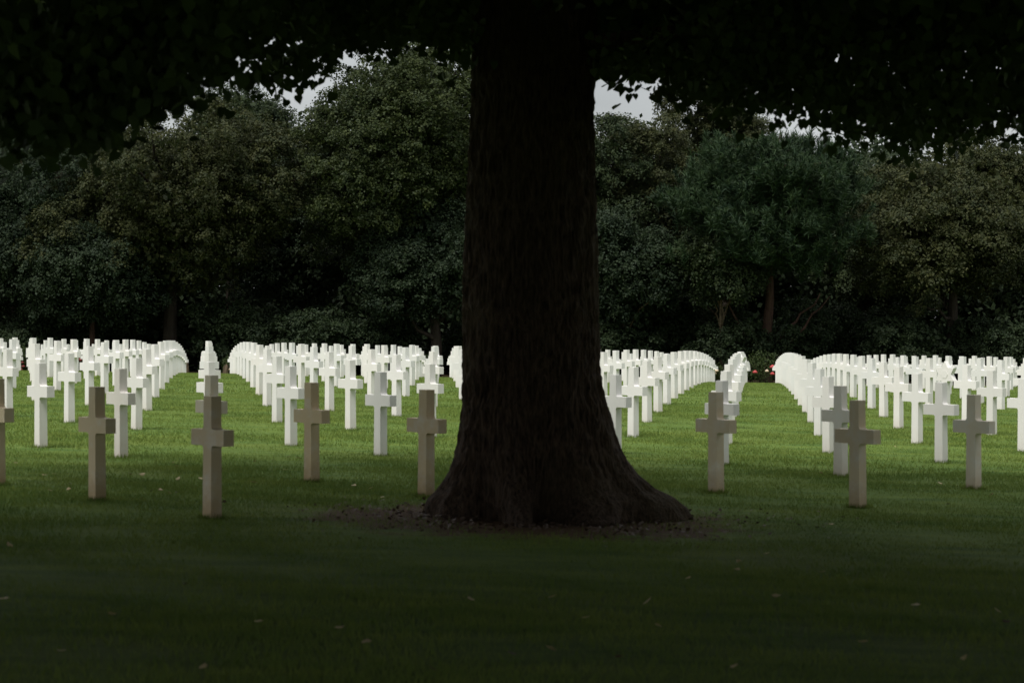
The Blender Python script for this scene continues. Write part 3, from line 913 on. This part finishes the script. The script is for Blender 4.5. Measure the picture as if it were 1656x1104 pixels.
far_tree('broadleaf_tree', 'tree top showing between hanging leaves at far left', 150, 118, 150, 280, 450, M['oak'], M['dark_bark'], 114, 260, 160, 0.3)
far_tree('broadleaf_tree', 'slim dark tree with thin trunk behind the ranks left of the oak trunk', 150, 103, 340, 210, 545, M['blue_green'], M['red_bark'], 115, 200, 150, 0.16)
far_tree('broadleaf_tree', 'low dark tree with two close trunks left of the big trunk', 705, 104, 300, 220, 545, M['blue_green'], M['dark_bark'], 116, 220, 150, 0.30)

def shrub(label, xpx, D, hpx, wpx, seed):
    X = px(xpx, D); z0 = float(gz(X, D))
    h = hpx / F * D; rx = wpx / F * D / 2
    P, N, U, S, pts = far_crown(h, rx, rx * 0.7, 0.05, seed, 90, leaf=0.13, csz=0.5, core=1500)
    P[:, 2] = np.maximum(P[:, 2], 0.02)
    root = empty('shrub', (X, D, z0))
    tag(root, label, 'shrub', 'dark undergrowth at the foot of the wood')
    link('foliage', leaf_mesh('foliage', P, N, U, S, RHOMB), M['shade'], root)
    bm = bmesh.new()
    r = random.Random(seed)
    for k in range(5):
        e = Vector(pts[r.randrange(len(pts))])
        tube(bm, limb_path((r.uniform(-.2, .2), r.uniform(-.2, .2), -0.1), e, .1, 5, .04, r), [.045, .04, .03, .025, .018, .01], 6)
    link('stem', bm_mesh('stem', bm), M['dark_bark'], root)

SH = [(20, 'dark shrub below the left edge trees'), (85, 'dark shrub between the far left trunks'), (200, 'dark shrub left of the oak trunk'), (385, 'dark green shrub behind the gap right of the oak trunk'),
      (450, 'dark shrub under the low tree left of centre'), (530, 'dark shrub beneath the sky gap trees'), (610, 'dark shrub below the tall bushy tree'), (770, 'dark shrub beside the big trunk on its left'),
      (985, 'dark shrub beside the big trunk on its right'), (1090, 'dark shrub left of the pale slender trunk'), (1205, 'dark green shrub behind the red roses'), (1290, 'dark shrub right of the pine trunk'),
      (1400, 'dark shrub behind the dense ranks right of the pine'), (1480, 'dark shrub under the yellow-green tree on its left'), (1570, 'dark shrub under the yellow-green tree on its right'), (1650, 'dark shrub at the right edge of the photo')]
for q, (x, l) in enumerate(SH):
    shrub(l, x, 103.5 + (q * 37 % 5), 85 + (q * 53 % 60), 130 + (q * 29 % 50), 300 + q)

# a slim pale trunk right of the big one
def slim_trunk(name, label, xpx, D, ytop, r0, barkm, seed, ytop_crown, wpx):
    far_tree(name, label, xpx, D, ytop_crown, wpx, ytop, M['oak'], barkm, seed, 90, 120, r0)
slim_trunk('slender_tree', 'slender tree with lit pale brown trunk beside the rose bushes', 1166, 102.5, 500, 0.15, M['pale_bark'], 401, 380, 120)

def build_wood():
    r = np.random.default_rng(77)
    Ps = []
    n = 3200
    X = r.uniform(-70, 70, n); Y = 121 + r.uniform(0, 18, n)
    H = 11.0 + 1.2 * np.sin(X * 0.35) + 1.3 * np.sin(X * 0.9 + 1)
    Z = gz(X, Y) + 0.3 + r.uniform(0, 1, n) ** 1.15 * H
    per = 210
    idx = np.repeat(np.arange(n), per)
    off = r.normal(0, 1, (n * per, 3)) * np.array([1.25, 1.25, 0.9])
    P = np.stack([X, Y, Z], 1)[idx] + off
    N = r.normal(0, 1, (len(P), 3)) + np.array([0, 0, 0.8])
    U = r.normal(0, 1, (len(P), 3))
    S = 0.38 * r.uniform(0.7, 1.3, len(P))
    tag(link('distant_wood', leaf_mesh('distant_wood', P, N, U, S, RHOMB), M['shade']), 'dark mass of wood deep behind the first trees', 'wood', kind='stuff')
build_wood()

# ------------------------------------------------------------------ rose bushes at the lawn's far edge
def rose_bush(label, xpx, D, h, w_, flowers, seed):
    X = px(xpx, D); z0 = float(gz(X, D))
    root = empty('rose_bush', (X, D, z0))
    tag(root, label, 'rose bush', 'rose bushes along the edge of the wood')
    r = np.random.default_rng(seed)
    n = 1500
    d = unit(r.normal(0, 1, (n, 3))) * (r.uniform(0.2, 1, (n, 1)) ** 0.5)
    P = d * np.array([w_ / 2, w_ / 2, h * 0.46]) + np.array([0, 0, h * 0.52]) + r.normal(0, 0.05, (n, 3))
    P[:, 2] = np.maximum(P[:, 2], 0.02)
    link('foliage', leaf_mesh('foliage', P, r.normal(0, 1, (n, 3)) + np.array([0, 0, .6]), r.normal(0, 1, (n, 3)), 0.085 * r.uniform(.6, 1.3, n), RHOMB), M['rose_leaf'], root)
    bm = bmesh.new()
    rr = random.Random(seed)
    for k in range(6):
        tube(bm, limb_path((0, 0, -0.05), (rr.uniform(-.4, .4) * w_, rr.uniform(-.3, .3) * w_, h * rr.uniform(.6, .95)), .02, 4, .03, rr), [.014, .012, .01, .008, .005], 5)
    link('stem', bm_mesh('stem', bm), M['dark_bark'], root)
    for (fx, fy, m, s) in flowers:
        bm = bmesh.new()
        for ring, (n_, rad, tilt) in enumerate(((3, 0.25, 0.25), (5, 0.55, 0.6), (6, 0.95, 1.0))):
            for k in range(n_):
                a = 2 * math.pi * k / n_ + ring * 0.5
                cz = 0.55 - 0.28 * ring
                c = Vector((math.cos(a) * rad * s * .55, math.sin(a) * rad * s * .55, cz * s * .6))
                mtx = __import__('mathutils').Matrix.Translation(c)
                bmesh.ops.create_icosphere(bm, subdivisions=1, radius=s * 0.42, matrix=mtx)
        link('flower', bm_mesh('flower', bm), M[m], root, (px(fx, D) - X, -w_ / 2 * 0.8, pz(fy, D) - z0))

rose_bush('bush with three red roses right of the pale slender trunk', 1232, 98.6, 1.55, 1.9, [(1218, 601, 'red_rose', .13), (1246, 592.5, 'red_rose', .14), (1246, 603.5, 'red_rose', .12), (1237, 599, 'pale_rose', .10)], 501)
rose_bush('bush with cream roses at the foot of the pale slender trunk', 1156, 98.8, 0.95, 0.9, [(1157, 599, 'pale_rose', .13), (1154, 603, 'pale_rose', .12), (1149, 607, 'red_rose', .10), (1153, 618, 'pale_rose', .08)], 502)
rose_bush('bush with dark red roses between the far left crosses', 38, 98.7, 1.3, 0.8, [(38, 586, 'dark_rose', .11), (40, 592, 'dark_rose', .10), (37, 597, 'dark_rose', .08)], 503)
rose_bush('bush with one dark red rose seen under a cross arm at left', 131, 98.7, 1.2, 0.7, [(131, 582, 'dark_rose', .13)], 504)
rose_bush('low rose bush with pinkish bloom right of the file of crosses left', 372, 98.9, 0.9, 0.7, [(374, 597, 'pale_rose', .10)], 505)

def stump(label, xpx, D, h, r0, seed):
    X = px(xpx, D); z0 = float(gz(X, D))
    bm = bmesh.new()
    rr = random.Random(seed)
    tube(bm, [(0, 0, -0.1), (0, 0, 0.05), (0.02, 0, h * .4), (0.03, 0.01, h * .85), (0.05, 0, h)], [r0 * 1.5, r0 * 1.25, r0, r0 * .85, r0 * .55], 10)
    for v in bm.verts: v.co += Vector((rr.gauss(0, .02), rr.gauss(0, .02), rr.gauss(0, .03) if v.co.z > h * .8 else 0))
    tag(link('tree_stump', bm_mesh('tree_stump', bm), M['pale_bark'], None, (X, D, z0)), label, 'tree stump')
stump('short pale brown stump right of the file of crosses on the left', 364.5, 98.3, 0.52, 0.12, 9)
stump('short pale stump left of the oak trunk behind the crosses', 301, 98.9, 0.62, 0.10, 10)

# ------------------------------------------------------------------ fallen leaves on the lawn
def fallen_leaf_mesh(seed):
    r = random.Random(seed)
    bm = bmesh.new()
    pts = [(x * 1.0, y) for x, y in HEART]
    vs = [bm.verts.new((x, y, 0.10 + 0.35 * x * x + 0.25 * (y * y) + r.gauss(0, .03))) for x, y in pts]
    c = bm.verts.new((0, 0, 0.06))
    for a, b in zip(vs, vs[1:] + vs[:1]): bm.faces.new((a, b, c))
    ret = bmesh.ops.extrude_face_region(bm, geom=bm.faces[:])
    for v in [g for g in ret['geom'] if isinstance(g, bmesh.types.BMVert)]: v.co.z += 0.02
    return bm_mesh('fallen_leaf', bm)
LV = [(212, 771, 1), (230, 771, .8), (113, 786, 0), (246, 797, 0), (260, 796, .8), (282, 751, .7), (287, 757, 1), (289, 778, .9), (325, 778, .5), (274, 801, .8), (287, 800, .8), (410, 784, 1), (467, 742, 1), (462, 763, .6), (482, 744, 1), (413, 749, .5), (573, 789, .9), (600, 793, .6), (618, 808, .5), (72, 772, 1), (88, 770, .7), (25, 752, .7), (81, 797, .8), (111, 795, .8), (1132, 829, 1), (1328, 768, 1), (1532, 819, 1), (1604, 803, 1), (1454, 848, .8), (1345, 852, .6), (1520, 785, .6), (1448, 725, .5), (8, 975, 1), (14, 886, .9), (420, 1012, .9), (593, 1045, 1), (947, 1005, 1), (1048, 979, 1), (1064, 1018, .8), (1254, 968, 1), (1256, 970, .8), (1194, 912, .6), (1192, 926, .6), (1483, 985, 1), (1613, 994, .9), (1628, 1012, .7), (889, 1056, 1), (828, 1065, 1), (1188, 1085, .9), (550, 1022, .8), (894, 971, .6), (1114, 940, .6), (760, 975, .5), (1000, 1070, .6), (300, 950, .6), (180, 1000, .7), (1395, 1045, .7), (1560, 1070, .7), (100, 1060, .6), (330, 1085, .6), (700, 1090, .7), (1330, 930, .6), (1240, 900, .5)]
fm = [fallen_leaf_mesh(s) for s in range(3)]
for a in fm: a.materials.append(M['dry_leaf'])
fb = fallen_leaf_mesh(9); fb.materials.append(M['brown_leaf'])
rl = random.Random(4)
for q, (x, y, s) in enumerate(LV):
    # intersect the pixel's ray with the lawn
    D = 3600 * 1.74 / (y - HY)
    for _ in range(12): D = -F * float(zrel(px(x, D), D)) / (y - HY)
    X = px(x, D)
    brown = s == 0 or rl.random() < 0.2
    o = link('fallen_leaf', fb if brown else fm[q % 3])
    o.location = (X, D, float(gz(X, D)) + 0.022)
    k = 0.052 * (0.6 + 0.5 * max(s, .6)) * rl.uniform(.8, 1.1)
    o.scale = (k, k, k)
    o.rotation_euler = (rl.gauss(0, .3), rl.gauss(0, .3), rl.uniform(0, 6.28))
    tag(o, 'small curled brown fallen leaf lying on the lawn' if brown else 'small pale yellow fallen leaf lying on the lawn', 'fallen leaf', 'fallen leaves scattered on the lawn')
